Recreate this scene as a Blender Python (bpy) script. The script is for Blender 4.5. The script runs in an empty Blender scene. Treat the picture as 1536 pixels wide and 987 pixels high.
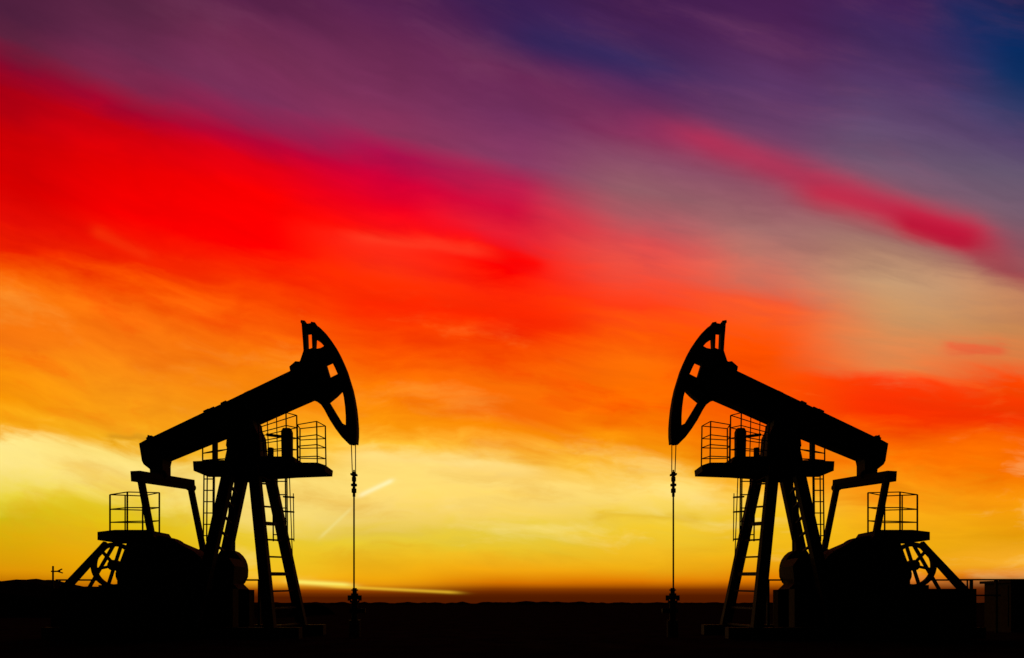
import bpy, math, random
from mathutils import Vector, noise
from mathutils.geometry import tessellate_polygon
random.seed(4)
S=bpy.context.scene
K=900.0; H=0.7; CX=770.5; HY=905.0; D0=12.5
def P(px,py,d=D0): return Vector(((px-CX)*d/K, d, H+(HY-py)*d/K))

# ------------------------------------------------------------ materials
def mat(name,c1,c2,scale,rough=0.8,spec=0.05,bump=0.2,metal=0.0):
    m=bpy.data.materials.new(name); m.use_nodes=True
    nt=m.node_tree; b=nt.nodes['Principled BSDF']
    tc=nt.nodes.new('ShaderNodeTexCoord')
    n=nt.nodes.new('ShaderNodeTexNoise'); n.inputs['Scale'].default_value=scale; n.inputs['Detail'].default_value=8
    r=nt.nodes.new('ShaderNodeValToRGB'); r.color_ramp.elements[0].color=(*c1,1); r.color_ramp.elements[1].color=(*c2,1)
    r.color_ramp.elements[0].position=.35; r.color_ramp.elements[1].position=.7
    nt.links.new(tc.outputs['Object'],n.inputs['Vector']); nt.links.new(n.outputs['Fac'],r.inputs['Fac'])
    nt.links.new(r.outputs['Color'],b.inputs['Base Color'])
    bp=nt.nodes.new('ShaderNodeBump'); bp.inputs['Strength'].default_value=bump
    nt.links.new(n.outputs['Fac'],bp.inputs['Height']); nt.links.new(bp.outputs['Normal'],b.inputs['Normal'])
    b.inputs['Roughness'].default_value=rough; b.inputs['Specular IOR Level'].default_value=spec
    b.inputs['Metallic'].default_value=metal
    return m
M_STEEL=mat('dark_painted_steel',(.012,.011,.010),(.024,.019,.017),6)
M_RUST=mat('weathered_steel',(.014,.009,.007),(.026,.017,.012),12)
M_GRND=mat('dark_soil',(.010,.007,.005),(.022,.015,.011),1.5,1.0,0.0,.4)
M_BUSH=mat('dark_foliage',(.012,.014,.008),(.03,.035,.018),3,1.0,0.0,.3)

# ------------------------------------------------------------ geometry accumulators
class Part:
    def __init__(s): s.v=[]; s.f=[]
    def add(s,vs,fs):
        o=len(s.v); s.v+= [Vector(v) for v in vs]; s.f+=[tuple(i+o for i in f) for f in fs]
def plate(p,outer,holes=(),d=D0,t=.1):
    loops=[outer]+list(holes)
    fs=[];
    polys=[[P(x,y,d) for x,y in l] for l in loops]
    flat=[v for l in polys for v in l]
    tris=tessellate_polygon([[Vector((v.x,v.z,0)) for v in l] for l in polys])
    n=len(flat)
    vs=[v+Vector((0,-t/2,0)) for v in flat]+[v+Vector((0,t/2,0)) for v in flat]
    for a,b,c in tris: fs.append((a,b,c)); fs.append((c+n,b+n,a+n))
    o=0
    for l in polys:
        m=len(l)
        for i in range(m):
            j=(i+1)%m; fs.append((o+i,o+j,o+j+n,o+i+n))
        o+=m
    p.add(vs,fs)
def bar(p,A,B,w,t,ref=Vector((0,1,0))):
    """box section from A to B; t = size along ref-ish axis, w = the other"""
    A=Vector(A);B=Vector(B);z=(B-A).normalized()
    x=z.cross(ref)
    if x.length<1e-3: x=z.cross(Vector((1,0,0)))
    x.normalize(); y=x.cross(z).normalized()
    vs=[]
    for C in (A,B):
        for sx,sy in ((-1,-1),(1,-1),(1,1),(-1,1)): vs.append(C+x*sx*w/2+y*sy*t/2)
    p.add(vs,[(0,1,2,3),(7,6,5,4),(0,4,5,1),(1,5,6,2),(2,6,7,3),(3,7,4,0)])
def channel(p,A,B,w,t,ref=Vector((0,1,0))):
    """H-section: web plus two flanges"""
    A=Vector(A);B=Vector(B);z=(B-A).normalized(); x=z.cross(ref).normalized(); f=.018
    bar(p,A,B,w-2*f-.002,.03,ref)
    for s in (-1,1): bar(p,A+x*s*(w/2-f/2),B+x*s*(w/2-f/2),f,t,ref)
def tube(p,A,B,r,n=10,r2=None):
    A=Vector(A);B=Vector(B);z=(B-A).normalized(); r2=r if r2 is None else r2
    x=z.orthogonal().normalized(); y=z.cross(x)
    vs=[]
    for C,rr in ((A,r),(B,r2)):
        for i in range(n):
            a=2*math.pi*i/n; vs.append(C+x*math.cos(a)*rr+y*math.sin(a)*rr)
    fs=[(i,(i+1)%n,(i+1)%n+n,i+n) for i in range(n)]
    fs.append(tuple(range(n))[::-1]); fs.append(tuple(range(n,2*n)))
    p.add(vs,fs)
def circ(cx,cy,r,n=40,a0=0,a1=360):
    return [(cx+r*math.cos(math.radians(a0+(a1-a0)*i/n)),cy-r*math.sin(math.radians(a0+(a1-a0)*i/n))) for i in range(n)]
def path(p,pts,r,n=8):
    for a,b in zip(pts,pts[1:]): tube(p,a,b,r,n)
def smooth(pts,closed=True,it=2):
    for _ in range(it):
        o=[]
        m=len(pts)
        for i in range(m):
            a=pts[i]; b=pts[(i+1)%m]
            o.append((a[0]*.75+b[0]*.25,a[1]*.75+b[1]*.25)); o.append((a[0]*.25+b[0]*.75,a[1]*.25+b[1]*.75))
        pts=o
    return pts
def gy(d): return HY+H*K/d      # image row of the ground at depth d
def lerp(a,b,t): return a+(b-a)*t

def build_pumpjack():
    parts={}
    def N(n): 
        parts[n]=Part(); return parts[n]
    # ---- horse head
    p=N('horse_head')
    arc=[(474,489),(483,495),(491,503),(498,512),(504,521),(510,532),(516,545),(521,557),(525,570),(529,583),(532,597),(534.5,612),(536,626),(537,640),(537,653),(536,665)]
    outer=[(454,486),(462,488),(468,487)]+arc+[(530,667),(523,666),(514,657),(505,645),(496,631),(488,616),(482,607),(474,601),(463,597),(452,585),(441,562),(438,556),(441,550),(447,549),(452,543),(457,528),(456,512),(455,500)]
    H1=[(461,500),(469,499),(470,524),(462,527)]
    H2=[(474,508),(480,512),(488,521),(483,524),(473,526)]
    H3=[(489.5,547),(498.5,543),(504,554),(508,563),(496,569)]
    H4=[(494,603),(505,594),(514,585),(517,597),(519,612),(520,626),(520,639),(514,636),(503,618)]
    plate(p,outer,[H1,H2,H3,H4],D0,.15)
    # curved wireline track (wider rim) on the arc
    for a,b in zip(arc,arc[1:]):
        bar(p,P(a[0]-1.5,a[1]+.7),P(b[0]-1.5,b[1]+.7),.035,.22)
    for x,y in ((456,485),(471,487.5)): bar(p,P(x-2.5,y),P(x+3.5,y+1),.05,.2)
    # ---- hub gussets + hinge between beam and head
    p=N('head_hinge')
    plate(p,[(437,553),(446,545),(456,546),(490,560),(494,575),(478,600),(462,598),(448,590),(440,570)],(),D0-.0,.23)
    tube(p,P(446,553,D0-.2),P(446,553,D0+.2),.07,14)
    tube(p,P(482,596,D0-.18),P(482,596,D0+.18),.05,14)
    # ---- walking beam
    p=N('walking_beam')
    top=[(229,660),(320,616.5),(440,559)]
    bot=[(470,598),(440,611),(384,636),(252,690)]
    plate(p,[(216,668)]+top+[(462,548),(478,600)]+bot+[(221,696)],(),D0,.06)
    for l in (top,bot):
        for a,b in zip(l,l[1:]): 
            o=2.0 if l is top else -2.0
            bar(p,P(a[0],a[1]+o),P(b[0],b[1]+o),.055,.24)
    for x in (262,300,345,392,425):   # web stiffeners
        yt=660-(x-229)*.473; yb=690-(x-252)*.412
        bar(p,P(x,yt+4),P(x+10,min(yb,yt+42)-4),.02,.22)
    for x,y in ((311,619),(319,616),(337,607),(372,592),(381,588),(226,659)): bar(p,P(x-3,y+1),P(x+5,y-2.8),.055,.16)
    plate(p,[(213,667),(224,661),(226,654),(229,655),(230,661),(256,688),(251,692),(221,697),(217,692)],(),D0,.2)
    # ---- tail bearing
    p=N('tail_bearing')
    plate(p,[(219,693),(252,688),(250,697),(250,712),(243,718),(232,716),(231,706),(222,699)],(),D0,.3)
    tube(p,P(242,712,D0-.2),P(242,712,D0+.2),.1,18)
    # ---- equalizer
    dn,df=11.8,13.3
    p=N('equalizer_beam')
    A=P(203,714,11.75); B=P(286,727,13.2)
    bar(p,A,B,.215,.2,Vector((0,0,1)))
    bar(p,A.lerp(B,.02),A.lerp(B,.98),.25,.03,Vector((0,0,1)))
    # ---- pitmans
    for nm,a,b in (('pitman_arm_near',P(211,717,11.85),P(229,812,11.85)),('pitman_arm_far',P(286,731,13.15),P(306,831,13.15))):
        p=N(nm)
        bar(p,a,b,.11,.08); tube(p,a+Vector((0,-.07,0)),a+Vector((0,.07,0)),.085,16); tube(p,b+Vector((0,-.09,0)),b+Vector((0,.09,0)),.12,16)
    # ---- cranks and counterweights
    p=N('crank_near')
    plate(p,smooth([(180,880),(186,842),(203,818),(222,808),(243,804),(264,808),(276,818),(298,828),(312,845),(322,880),(310,915),(250,930),(195,915)],it=2),(),dn+.22,.26)
    for c in ((214,838),(286,852),(246,826)): tube(p,P(*c,dn+.0),P(*c,dn+.3),.10,18)
    p=N('crank_far')
    plate(p,smooth([(292,850),(312,832),(330,834),(336,825),(352,825),(364,836),(369,850),(368,870),(352,885),(320,895),(295,890)],it=1),(),df-.2,.26)
    p=N('gearbox')
    plate(p,[(196,845),(206,818),(262,812),(290,824),(318,846),(330,880),(330,950),(185,950)],(),D0,.7)
    plate(p,[(325,842),(338,836),(352,838),(360,850),(358,876),(366,884),(366,950),(320,950)],(),D0,.5)
    tube(p,P(262,858,dn),P(262,858,D0+.9),.12,20)
    # ---- belt wheel
    p=N('belt_wheel')
    wc=(172,848)
    plate(p,circ(*wc,34,48),[circ(*wc,28.5,48)],D0,.10)
    for k in range(6):
        a=math.radians(k*60+12); bar(p,P(*wc),P(wc[0]+30*math.cos(a),wc[1]-30*math.sin(a)),.05,.05)
    tube(p,P(*wc,D0-.15),P(*wc,D0+.6),.08,16)
    plate(p,circ(*wc,8,20),(),D0,.14)
    # motor + belt guard
    p=N('motor')
    tube(p,P(196,862,D0-.35),P(196,862,D0+.45),.26,24); bar(p,P(165,884),P(225,884),.16,.7)
    # ---- rear braces
    p=N('rear_support')
    for d in (12.1,12.85):
        bar(p,P(160,815,d),P(84,900 if d<12.4 else 895,d),.11,.09)
        bar(p,P(172,815,d),P(126,895,d),.05,.05)
    for t in (.2,.38,.56,.74,.9):
        a=P(160,815,12.1).lerp(P(84,900,12.1),t); b=P(160,815,12.85).lerp(P(84,895,12.85),t); tube(p,a,b,.018)
    tube(p,P(84,870,12.9),P(150,870,12.9),.018)
    tube(p,P(90,870,12.9),P(90,905,12.9),.015)
    # ---- rear platform
    p=N('rear_platform')
    plate(p,[(165,801),(190,798),(238,798),(242,804),(241,811),(165,813)],(),12.4,.75)
    a=[P(165,742,12.05),P(191,738,12.1),P(239,739,12.4),P(214,744,12.72)]
    b=[P(165,803,12.05),P(191,803,12.1),P(239,801,12.4),P(214,803,12.72)]
    for i in range(4): tube(p,a[i],b[i],.016)
    for t in (0,.36,.68):
        q=[a[i].lerp(b[i],t) for i in range(4)]; path(p,q+[q[0]],.0115)
    tube(p,a[0].lerp(a[3],.45),b[0].lerp(b[3],.45),.013)
    # ---- samson post
    p=N('samson_post')
    legs={'A':(P(381,700,12.12),P(407,gy(11.65),11.65)),'B':(P(402,700,12.88),P(456,gy(13.4),13.4)),
          'C':(P(353,665,12.12),P(288,gy(11.65),11.65)),'D':(P(369,690,12.88),P(314,gy(13.4),13.4))}
    for k,(a,b) in legs.items(): 
        channel(p,a,b,.205,.15)
    plate(p,[(348,655),(354,640),(379,631),(386,634),(387,642),(393,655),(396,690),(398,716),(370,722),(366,700),(350,716),(345,716),(353,690),(346,672)],(),D0,.42)
    tube(p,P(362,640,D0-.3),P(362,640,D0+.3),.12,18)
    plate(p,[(350,704),(398,704),(398,718),(350,718)],(),D0,.8)
    # cross members / rungs
    p=N('ladder_rungs')
    for t in (.10,.235,.335,.43,.53,.63,.73,.83,.93):
        a=legs['A'][0].lerp(legs['A'][1],t); b=legs['B'][0].lerp(legs['B'][1],t)
        bar(p,a,b,.035 if t not in (.335,.63) else .075,.05,Vector((1,0,0)))
    for t in (.12,.2,.28,.36,.44,.52,.60,.68):
        a=legs['C'][0].lerp(legs['C'][1],t); b=legs['D'][0].lerp(legs['D'][1],t)
        bar(p,a,b,.035,.05,Vector((1,0,0)))
    # ---- service platform toward the well
    p=N('service_platform')
    plate(p,[(396,689),(446,689),(450,698),(482,698),(494,702),(493,711),(440,713),(396,716)],(),12.25,.5)
    plate(p,[(301,697),(346,695),(346,711),(302,711)],(),12.3,.6)
    # balcony 1
    a=[P(387,634,12.02),P(429,619,12.02),P(445,623,12.1),P(392,640,12.45)]
    b=[P(390,690,12.02),P(430,690,12.02),P(446,692,12.1),P(397,690,12.4)]
    for i in range(4): tube(p,a[i],b[i],.014)
    for t in (0,.27,.5,.75):
        q=[a[i].lerp(b[i],t) for i in range(4)]; path(p,q+[q[0]],.0105)
    for t in (.33,.66): tube(p,a[0].lerp(a[1],t),b[0].lerp(b[1],t),.010)
    a=[P(446,637,12.04),P(475,632,12.04),P(488,639,12.45),P(450,643,12.5)]
    b=[P(447,699,12.04),P(476,699,12.04),P(489,702,12.45),P(450,700,12.48)]
    for i in range(4): tube(p,a[i],b[i],.014)
    for t in (0,.3,.52,.78):
        q=[a[i].lerp(b[i],t) for i in range(4)]; path(p,q+[q[0]],.0105)
    # rear balcony
    a=[P(304,668,12.05),P(320,662,12.05),P(341,658,12.5),P(326,664,12.58)]
    b=[P(304,698,12.05),P(320,698,12.05),P(341,698,12.5),P(326,698,12.58)]
    for i in range(4): tube(p,a[i],b[i],.014)
    for t in (0,.4,.75):
        q=[a[i].lerp(b[i],t) for i in range(4)]; path(p,q+[q[0]],.0105)
    bar(p,P(322,664,12.3),P(322,700,12.3),.07,.07)
    # lubricator cabinet on the platform
    p=N('lubricator')
    plate(p,[(423,648),(426,643),(436,643),(438,648),(438,690),(424,690)],(),12.15,.12)
    tube(p,P(406,672,12.15),P(406,690,12.15),.06); tube(p,P(400,652,12.15),P(424,655,12.15),.03)
    # ---- caged ladders
    p=N('caged_ladders')
    def cage(x0,x1,y0,y1,d,dd,n,lean=0):
        pts=[(x0,d),(x1,d),((x0+x1)/2+ (x1-x0)*.62,d+dd),((x0+x1)/2-(x1-x0)*.15,d+dd*1.2)]
        for i,(x,d_) in enumerate(pts): tube(p,P(x,y0,d_),P(x+lean,y1,d_),.014)
        for k in range(n):
            y=lerp(y0,y1,(k+.5)/n); l=lean*(k+.5)/n
            q=[P(x+l,y,d_) for x,d_ in pts]; 
            path(p,q+[q[0]],.010)
            bar(p,q[0],q[1],.02,.02)
    cage(409,428,712,812,12.2,.28,5,1)
    cage(306,320,710,812,12.15,.35,6,-1)
    cage(344,352,710,835,12.7,.3,8,-1)
    for y in (745,767,808): bar(p,P(425,y,12.48),P(441,y+1,12.48),.03,.05)
    bar(p,P(434,711,12.44),P(440,870,12.5),.015,.015)
    bar(p,P(440,740,12.48),P(441,812,12.5),.015,.015)
    # ---- skid / foundation
    p=N('foundation')
    plate(p,[(104,884),(366,884),(366,gy(D0)),(104,gy(D0))],(),D0,1.0)
    for d in (11.75,13.25):
        bar(p,Vector(((110-CX)*D0/K,d,.12)),Vector(((470-CX)*D0/K,d,.12)),.22,.2)
    # guard rail by the post
    p=N('guard_rail')
    bar(p,P(345,870,13.1),P(389,870,13.1),.035,.04)
    for x in (361,389): bar(p,P(x,869,13.1),P(x,gy(13.1),13.1),.05,.05)
    # ---- bridle, polished rod
    p=N('bridle_cables')
    for s in (-1,1):
        tube(p,P(530+s*3.2,660,D0+s*.05),P(531+s*2.4,712,D0+s*.05),.010,8)
    p=N('polished_rod')
    tube(p,P(531,705),P(531,890),.017,10)
    bar(p,P(527,712),P(535,712),.035,.16,Vector((0,1,0)))
    for y0,y1,r in ((708,716,.035),(716,722,.045),(722,733,.03),(726,729,.062),(733,739,.05),(739,745,.028)):
        tube(p,P(531,y0),P(531,y1),r,14)
    p=N('wellhead')
    for y0,y1,r in ((882,892,.045),(884,886,.07),(890,896,.075),(896,902,.055),(901,904,.10),(904,930,.07),(930,gy(D0),.12)):
        tube(p,P(532,y0),P(532,y1),r,18)
    tube(p,P(524,897),P(540,897),.03,10); tube(p,P(525,916),P(548,916),.05,12)
    for x in (524,540): tube(p,P(x,893),P(x,901),.035,10)
    return parts

def make(parts,name,mirror):
    ox=(370-CX)*D0/K; org=Vector(((-ox if mirror else ox),D0,0))
    e=bpy.data.objects.new(name,None); e.empty_display_size=.5; e.location=org; S.collection.objects.link(e)
    for n,p in parts.items():
        vs=[(Vector((-v.x,v.y,v.z)) if mirror else v)-org for v in p.v]
        fs=[f[::-1] for f in p.f] if mirror else p.f
        me=bpy.data.meshes.new(n); me.from_pydata(vs,[],fs)
        import bmesh
        bm=bmesh.new(); bm.from_mesh(me); bmesh.ops.recalc_face_normals(bm,faces=bm.faces); bm.to_mesh(me); bm.free()
        me.materials.append(M_RUST if n in('foundation','wellhead','gearbox') else M_STEEL)
        o=bpy.data.objects.new(n,me); S.collection.objects.link(o); o.parent=e
parts=build_pumpjack()
make(parts,'pumpjack',False)
make(parts,'pumpjack',True)

def obj(name,p,m,origin=Vector((0,0,0))):
    me=bpy.data.meshes.new(name); me.from_pydata([v-origin for v in p.v],[],p.f); me.materials.append(m)
    import bmesh
    bm=bmesh.new(); bm.from_mesh(me); bmesh.ops.recalc_face_normals(bm,faces=bm.faces); bm.to_mesh(me); bm.free()
    o=bpy.data.objects.new(name,me); o.location=origin; S.collection.objects.link(o); return o

# ------------------------------------------------------------ ground (one sheet, polar grid)
p=Part(); R=[0]+[1.2*1.085**i for i in range(100)]; NA=160
p.v.append(Vector((0,0,0)))
for r in R[1:]:
    for a in range(NA):
        t=2*math.pi*a/NA; x=r*math.cos(t); y=r*math.sin(t)
        amp=.05*min(1,r/6)*(1 if r<60 else 60/r)
        z=amp*(noise.fractal(Vector((x*.6,y*.6,0)),1.0,2.0,4))+ .012*noise.noise(Vector((x*4,y*4,2)))*(1 if r<40 else 0)
        p.v.append(Vector((x,y,z)))
for a in range(NA): p.f.append((0,1+a,1+(a+1)%NA))
for i in range(len(R)-2):
    for a in range(NA):
        b=(a+1)%NA; p.f.append((1+i*NA+a,1+(i+1)*NA+a,1+(i+1)*NA+b,1+i*NA+b))
g=obj('ground',p,M_GRND)
for f in g.data.polygons: f.use_smooth=True

# low rise on the left, behind the pump
def ridge(name,x0,x1,d,prof,depth,n,m,jit):
    p=Part(); rows=6
    for i in range(n+1):
        px=lerp(x0,x1,i/n); h=prof(px)
        top=H+h*d/K+jit*noise.fractal(Vector((px*.05,d,0)),1,2,5)
        for j in range(rows+1):
            s=j/rows; yy=d-depth/2+depth*s; 
            p.v.append(Vector(((px-CX)*d/K+ .0,yy,-.1+(top+.1)*math.sin(math.pi*s)**.7 if 0<s<1 else -.1)))
    for i in range(n):
        for j in range(rows):
            a=i*(rows+1)+j; p.f.append((a,a+1,a+rows+2,a+rows+1))
    return obj(name,p,m)
def ss(a,b,x):
    t=max(0,min(1,(x-a)/(b-a))); return t*t*(3-2*t)
ridge('hill',-900,470,34,lambda x:36*(1-ss(70,130,x)*.3)*(1-ss(140,420,x))-4*(1-ss(-40,50,x)),9,320,M_GRND,.09)
ridge('distant_treeline',-900,2500,300,lambda x:1.2+1.5*math.exp(-((x-810)/60)**2),14,900,M_BUSH,.7)

# ------------------------------------------------------------ wind vane on the rise
p=Part(); d=30
tube(p,P(79.5,849,d),P(79.5,900,d),.04,8)
tube(p,P(77,857,d),P(90,857,d),.035,8)
bar(p,P(86,857,d),P(93,853.5,d),.05,.05); bar(p,P(86,857,d),P(94,859.5,d),.05,.05)
obj('wind_vane',p,M_STEEL,Vector(((79.5-CX)*d/K,d,0)))

# ------------------------------------------------------------ right side: railing + equipment cabinet
p=Part(); d=14
bar(p,P(1438,869.5,d),P(1560,869.5,d),.035,.05)
for x in (1457,1494,): bar(p,P(x,869,d),P(x,gy(d),d),.05,.05)
bar(p,P(1438,893,d),P(1500,893,d),.035,.05)
obj('steel_railing',p,M_STEEL,P(1470,gy(d),d))
p=Part(); d=14.6
plate(p,[(1496,873),(1522,871),(1580,873),(1580,gy(d)),(1496,gy(d))],(),d,.8)
plate(p,[(1492,871),(1584,869),(1584,873.5),(1492,875)],(),d,.95)
for x in (1512,1536,1560): bar(p,P(x,878,d-.43),P(x,940,d-.43),.03,.03)
obj('equipment_cabinet',p,M_RUST,P(1538,gy(d),d))

# ------------------------------------------------------------ camera
c=bpy.data.cameras.new('camera'); co=bpy.data.objects.new('camera',c); S.collection.objects.link(co)
co.location=(0,0,H); co.rotation_euler=(math.radians(90),0,0)
c.sensor_width=36; c.lens=36*K/1536; c.shift_x=-2.5/1536; c.shift_y=(HY-493.5)/1536; c.clip_end=10000; c.clip_start=.05
S.camera=co

# ------------------------------------------------------------ sun, just above the horizon behind the pumps
SE=math.radians(1.5); SAZ=math.radians(-14)
l=bpy.data.lights.new('sun','SUN'); l.energy=.12; l.angle=math.radians(.5); l.color=(1,.55,.25)
lo=bpy.data.objects.new('sun',l); S.collection.objects.link(lo)
sd=Vector((math.sin(SAZ)*math.cos(SE),math.cos(SAZ)*math.cos(SE),math.sin(SE)))
lo.rotation_euler=sd.to_track_quat('Z','Y').to_euler(); lo.location=(0,0,20)

# ------------------------------------------------------------ world: dusk sky with cloud bands
W=bpy.data.worlds.new('World'); S.world=W; W.use_nodes=True; nt=W.node_tree; nt.nodes.clear()
def sock(i,v):
    if isinstance(v,(int,float)): i.default_value=v
    else: nt.links.new(v,i)
def m(op,a,b=None,c=None,clamp=False):
    n=nt.nodes.new('ShaderNodeMath'); n.operation=op; n.use_clamp=clamp
    sock(n.inputs[0],a)
    if b is not None: sock(n.inputs[1],b)
    if c is not None: sock(n.inputs[2],c)
    return n.outputs[0]
def sstep(v,a,b):
    n=nt.nodes.new('ShaderNodeMapRange'); n.interpolation_type='SMOOTHSTEP'; sock(n.inputs[0],v)
    n.inputs[1].default_value=a; n.inputs[2].default_value=b; n.inputs[3].default_value=0; n.inputs[4].default_value=1
    return n.outputs[0]
def nz(x,y,z,detail=5,rough=.55):
    cb=nt.nodes.new('ShaderNodeCombineXYZ'); sock(cb.inputs[0],x); sock(cb.inputs[1],y); sock(cb.inputs[2],z)
    n=nt.nodes.new('ShaderNodeTexNoise'); n.inputs['Scale'].default_value=1; n.inputs['Detail'].default_value=detail; n.inputs['Roughness'].default_value=rough
    nt.links.new(cb.outputs[0],n.inputs['Vector']); return m('SUBTRACT',n.outputs['Fac'],.5)
def lin(c):
    o=[]
    for v in c:
        v=v/255; o.append(v/12.92 if v<=.04045 else ((v+.055)/1.055)**2.4)
    return (*o,1)
tc=nt.nodes.new('ShaderNodeTexCoord'); sp=nt.nodes.new('ShaderNodeSeparateXYZ'); nt.links.new(tc.outputs['Generated'],sp.inputs[0])
X,Y,Z=sp.outputs
Yc=m('MAXIMUM',Y,.3)
x0=m('MULTIPLY_ADD',m('DIVIDE',X,Yc),900,CX)     # sky coordinates around the sunset azimuth
y0=m('MULTIPLY_ADD',m('DIVIDE',Z,Yc),-900,HY)
SH=.32
def shear(x,y):
    k=m('SUBTRACT',1,m('DIVIDE',y,900)); k=m('MINIMUM',m('MAXIMUM',k,0),1.2)
    return m('SUBTRACT',y,m('MULTIPLY',m('MULTIPLY',m('SUBTRACT',x,768),SH),k))
def shp(x,y): return y-(x-768)*SH*min(max(1-y/900,0),1.2)
ys=shear(x0,y0)
xn=m('DIVIDE',x0,987); yn=m('DIVIDE',ys,987)
low=m('SUBTRACT',1,sstep(y0,780,895))
n3=nz(m('MULTIPLY',xn,2.2),m('MULTIPLY',yn,3.5),12.3,3)
n6=nz(m('MULTIPLY',xn,5.5),m('MULTIPLY',yn,9),33.3,4)
# curl the sampling position so the streaks are wavy, not ruled
xc=m('ADD',xn,m('MULTIPLY',n6,.16)); yc=m('ADD',yn,m('ADD',m('MULTIPLY',n3,.10),m('MULTIPLY',n6,.035)))
n1=nz(m('MULTIPLY',xn,1.8),m('MULTIPLY',yn,6),3.1,4)
n2=nz(m('MULTIPLY',xc,4.5),m('MULTIPLY',yc,17),7.7,6,.58)
n4=nz(m('MULTIPLY',xc,9),m('MULTIPLY',yc,48),21.3,5,.55)
n5=nz(m('MULTIPLY',xc,3.4),m('MULTIPLY',yc,11),44.3,6,.6)
mid=m('MULTIPLY',sstep(y0,300,460),low)
dy=m('MULTIPLY',m('ADD',m('MULTIPLY_ADD',n1,50,-12),m('MULTIPLY',m('ADD',m('MULTIPLY',n2,100),m('MULTIPLY',n4,22)),m('MULTIPLY_ADD',mid,.72,.28))),m('MULTIPLY_ADD',low,.95,.05))
yw=m('ADD',ys,dy); xw=m('ADD',x0,m('MULTIPLY',n3,170))
cols={
0:[(0,80,32,62),(40,92,34,62),(80,130,10,45),(110,170,0,20),(180,200,0,5),(250,215,0,0),(310,228,12,3),(350,240,30,0),(385,245,80,0),(430,250,120,10),(480,250,120,15),(530,250,140,10),(580,250,150,5),(625,250,170,20),(652,255,233,140),(690,253,228,130),(730,235,212,60),(760,212,188,20),(800,218,170,10),(850,225,150,5),(872,190,110,0),(888,110,45,0)],
192:[(0,86,36,66),(60,106,42,77),(110,125,40,76),(145,165,5,45),(175,205,0,15),(240,240,0,0),(300,253,0,0),(350,245,20,0),(380,242,38,0),(410,250,80,0),(450,253,110,10),(500,253,125,15),(560,253,150,20),(600,253,160,20),(640,250,180,30),(668,254,224,120),(700,254,228,130),(735,248,222,95),(755,228,200,35),(800,226,188,15),(855,235,160,0),(876,200,110,0),(889,100,38,0)],
384:[(0,88,34,72),(60,112,44,80),(130,125,48,90),(165,150,32,78),(190,185,5,55),(225,225,0,20),(280,252,0,0),(360,255,0,0),(390,250,36,0),(430,252,70,0),(480,252,95,5),(530,252,130,10),(580,252,140,10),(620,252,165,25),(660,253,195,50),(700,255,224,120),(745,254,224,120),(790,238,204,50),(830,236,196,35),(862,246,190,30),(874,240,165,25),(884,150,65,0),(893,80,26,0)],
576:[(0,88,34,80),(60,102,40,80),(130,125,50,92),(180,140,50,90),(210,175,15,75),(250,215,0,55),(300,240,0,30),(345,255,18,10),(370,255,42,20),(400,255,50,10),(430,255,48,0),(480,250,60,0),(530,252,90,0),(580,252,125,5),(630,252,150,10),(665,253,190,50),(700,253,218,115),(740,254,218,115),(775,235,203,70),(800,238,206,50),(840,242,186,25),(866,246,170,10),(876,232,150,12),(885,150,65,2),(893,80,26,0)],
768:[(0,60,32,86),(40,76,34,84),(100,104,40,84),(160,118,50,96),(220,140,60,102),(255,180,32,80),(300,215,14,60),(340,235,30,50),(370,250,10,15),(395,254,0,0),(430,255,38,5),(470,250,50,0),(520,252,80,0),(560,253,110,5),(600,253,110,5),(640,250,140,5),(680,252,190,60),(720,254,218,118),(760,250,212,98),(790,233,203,62),(820,236,194,40),(852,246,168,15),(872,215,115,0),(883,125,50,0),(893,80,26,0)],
960:[(0,70,32,82),(80,74,42,94),(130,98,44,92),(190,135,50,92),(230,142,80,105),(270,152,96,106),(310,175,92,100),(350,220,78,80),(390,240,80,65),(430,252,70,40),(460,253,60,20),(500,253,90,5),(540,253,110,5),(580,252,110,0),(620,252,120,0),(660,250,150,10),(700,252,190,50),(740,253,218,112),(775,238,203,65),(800,238,196,45),(848,243,178,20),(870,225,120,0),(883,125,50,0),(893,80,26,0)],
1152:[(0,72,32,82),(60,84,40,88),(120,92,54,102),(170,106,62,105),(215,118,68,102),(255,135,80,102),(290,152,92,105),(330,168,112,110),(370,190,118,105),(410,215,112,90),(450,240,88,50),(480,250,90,30),(520,253,80,0),(570,253,80,0),(610,252,90,0),(660,251,120,0),(700,252,160,20),(740,253,195,50),(780,240,190,30),(830,240,180,20),(868,230,125,0),(883,125,50,0),(893,80,26,0)],
1344:[(0,64,34,86),(50,64,42,92),(110,82,54,102),(170,96,70,110),(220,106,82,112),(270,122,92,112),(310,145,100,108),(340,155,110,105),(375,170,125,105),(420,200,155,115),(460,205,150,100),(500,215,140,85),(540,235,130,70),(575,252,60,5),(610,250,50,0),(640,250,90,0),(680,252,110,0),(720,252,140,10),(760,250,170,20),(800,245,175,15),(845,245,165,20),(866,225,115,5),(882,115,42,0),(893,80,26,0)],
1536:[(0,22,34,82),(60,16,42,94),(110,22,50,98),(160,50,58,102),(210,84,66,106),(260,102,86,110),(310,118,92,110),(350,132,88,100),(390,165,98,96),(430,195,132,96),(480,205,135,80),(530,225,125,65),(570,250,70,0),(610,250,60,0),(650,250,100,0),(700,252,120,0),(740,250,150,10),(790,235,160,10),(840,250,175,40),(858,230,125,20),(872,105,42,10),(893,56,20,5)]}
Y0R,Y1R=-300,950
tpos=m('DIVIDE',m('SUBTRACT',yw,Y0R),Y1R-Y0R,clamp=True)
ti=m('MINIMUM',m('MAXIMUM',m('DIVIDE',xw,192),0),8)
acc=None
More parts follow.
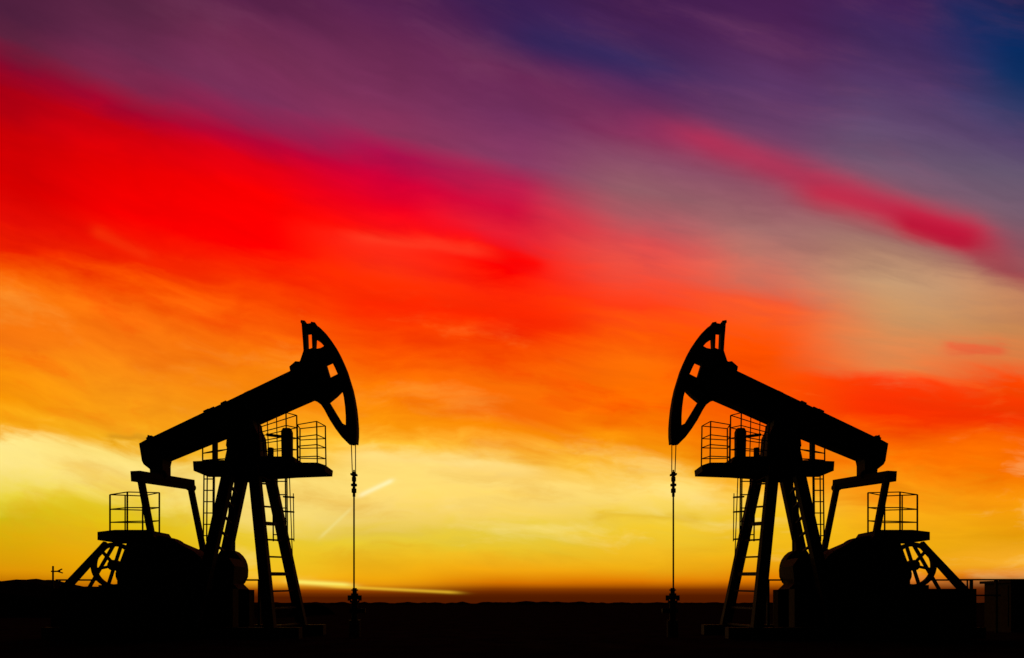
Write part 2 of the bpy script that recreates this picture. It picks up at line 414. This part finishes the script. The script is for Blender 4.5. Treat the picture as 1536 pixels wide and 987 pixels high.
for i in range(9):
    x=i*192; r=nt.nodes.new('ShaderNodeValToRGB'); cr=r.color_ramp; cr.interpolation='LINEAR'
    L=cols[x]
    for k,(y,a,b,cc) in enumerate(L):
        pos=(shp(x,y)-Y0R)/(Y1R-Y0R)
        if k==0: e=cr.elements[0]; e.position=pos
        elif k==1: e=cr.elements[1]; e.position=pos
        else: e=cr.elements.new(pos)
        e.color=lin((a,b,cc))
    nt.links.new(tpos,r.inputs['Fac'])
    w=sstep(m('SUBTRACT',1,m('ABSOLUTE',m('SUBTRACT',ti,i))),0,1)
    v=nt.nodes.new('ShaderNodeVectorMath'); v.operation='SCALE'; nt.links.new(r.outputs['Color'],v.inputs[0]); nt.links.new(w,v.inputs['Scale'])
    if acc is None: acc=v.outputs[0]
    else:
        s=nt.nodes.new('ShaderNodeVectorMath'); s.operation='ADD'; nt.links.new(acc,s.inputs[0]); nt.links.new(v.outputs[0],s.inputs[1]); acc=s.outputs[0]
def mixc(f,col):
    global acc
    mx=nt.nodes.new('ShaderNodeMix'); mx.data_type='RGBA'
    nt.links.new(f,mx.inputs[0]); nt.links.new(acc,mx.inputs[6]); mx.inputs[7].default_value=lin(col); acc=mx.outputs[2]
# wisps: thin lighter and darker cloud shreds through the orange / yellow zones, haze higher up
org=m('MULTIPLY',m('MULTIPLY',sstep(ys,440,545),sstep(y0,375,450)),m('SUBTRACT',1,sstep(y0,610,680)))
yel=m('MULTIPLY',sstep(y0,640,700),m('SUBTRACT',1,sstep(y0,850,885)))
up=m('SUBTRACT',1,sstep(ys,120,330))
mixc(m('MULTIPLY',m('MULTIPLY',sstep(n5,.03,.22),org),.38),(255,165,60))
mixc(m('MULTIPLY',m('MULTIPLY',sstep(m('MULTIPLY',n5,-1),.03,.22),org),.45),(248,52,0))
mixc(m('MULTIPLY',m('MULTIPLY',sstep(n5,.02,.2),yel),.40),(255,232,150))
mixc(m('MULTIPLY',m('MULTIPLY',sstep(m('MULTIPLY',n5,-1),.02,.2),yel),.40),(226,160,20))
mixc(m('MULTIPLY',m('MULTIPLY',sstep(n5,.0,.25),up),.18),(135,75,105))
# individual cloud streaks
def streak(ax,ay,bx,by,w,col,st,warp=True,e=None):
    dx,dy_=bx-ax,by-ay; L=math.hypot(dx,dy_); dx/=L; dy_/=L; e=e or w*1.6
    cx,cy=(ax+bx)/2,(ay+by)/2
    xx=m('SUBTRACT',x0,cx); yy=m('SUBTRACT',m('ADD',y0,m('MULTIPLY',m('ADD',dy,9),.7)) if warp else y0,cy)
    s=m('ABSOLUTE',m('ADD',m('MULTIPLY',xx,dx),m('MULTIPLY',yy,dy_)))
    n=m('DIVIDE',m('SUBTRACT',m('MULTIPLY',yy,dx),m('MULTIPLY',xx,dy_)),w)
    so=m('DIVIDE',m('MAXIMUM',m('SUBTRACT',s,L/2),0),e)
    q=m('ADD',m('MULTIPLY',n,n),m('MULTIPLY',so,so))
    mixc(m('MULTIPLY',m('EXPONENT',m('MULTIPLY',q,-1)),st,clamp=True),col)
streak(1070,215,1440,345,27,(185,42,80),.70,e=80)
streak(1240,295,1440,345,22,(203,20,62),.66,e=50)
streak(1370,336,1445,353,17,(196,0,48),.7,e=30)
streak(1480,380,1560,420,22,(165,55,70),.5)
streak(690,372,800,396,12,(254,0,0),.75)
streak(560,455,830,480,22,(255,30,0),.6,e=60)
streak(240,388,350,408,8,(250,40,0),.5)
streak(1330,598,1560,612,26,(252,45,0),.6,e=80)
streak(1430,524,1495,522,9,(242,80,50),.6)
streak(820,60,950,88,30,(20,40,96),.5,e=80)
streak(1450,30,1560,95,46,(2,42,95),.6,e=55)
streak(560,360,700,376,11,(255,70,40),.5,e=40)
streak(150,345,215,378,9,(252,55,10),.5)
streak(170,648,245,652,6,(205,140,30),.55)
streak(900,780,1040,784,8,(225,178,40),.5)
streak(560,690,770,702,12,(255,228,145),.5,e=50)
streak(545,741,583,723,3.6,(255,244,190),.65,False,8)
streak(487,800,521,768,2.6,(252,236,150),.4,False,10)
streak(450,873,512,877,3.5,(255,244,110),.85,False,18)
streak(510,880,670,888,2.4,(255,205,50),.6,False,20)
# soft brightness texture of the cloud sheet
br=m('ADD',.99,m('MULTIPLY',m('ADD',m('MULTIPLY',n2,.34),m('ADD',m('MULTIPLY',n4,.16),m('MULTIPLY',n1,.15))),m('MULTIPLY_ADD',low,.8,.2)))
v=nt.nodes.new('ShaderNodeVectorMath'); v.operation='SCALE'; nt.links.new(acc,v.inputs[0]); nt.links.new(br,v.inputs['Scale']); acc=v.outputs[0]
bgc=nt.nodes.new('ShaderNodeBackground'); nt.links.new(acc,bgc.inputs[0]); bgc.inputs[1].default_value=1
sky=nt.nodes.new('ShaderNodeTexSky'); sky.sky_type='NISHITA'; sky.sun_disc=False; sky.sun_elevation=SE; sky.sun_rotation=SAZ
bgs=nt.nodes.new('ShaderNodeBackground'); nt.links.new(sky.outputs[0],bgs.inputs[0]); bgs.inputs[1].default_value=.01
# the glowing cloud sheet thins out away from the sunset azimuth and overhead
f=m('MULTIPLY',sstep(Y,.35,.55),m('SUBTRACT',1,sstep(Z,.68,.85)))
mx=nt.nodes.new('ShaderNodeMixShader'); nt.links.new(f,mx.inputs[0]); nt.links.new(bgs.outputs[0],mx.inputs[1]); nt.links.new(bgc.outputs[0],mx.inputs[2])
out=nt.nodes.new('ShaderNodeOutputWorld'); nt.links.new(mx.outputs[0],out.inputs[0])
S.view_settings.view_transform='Standard'; S.view_settings.look='None'; S.view_settings.exposure=0
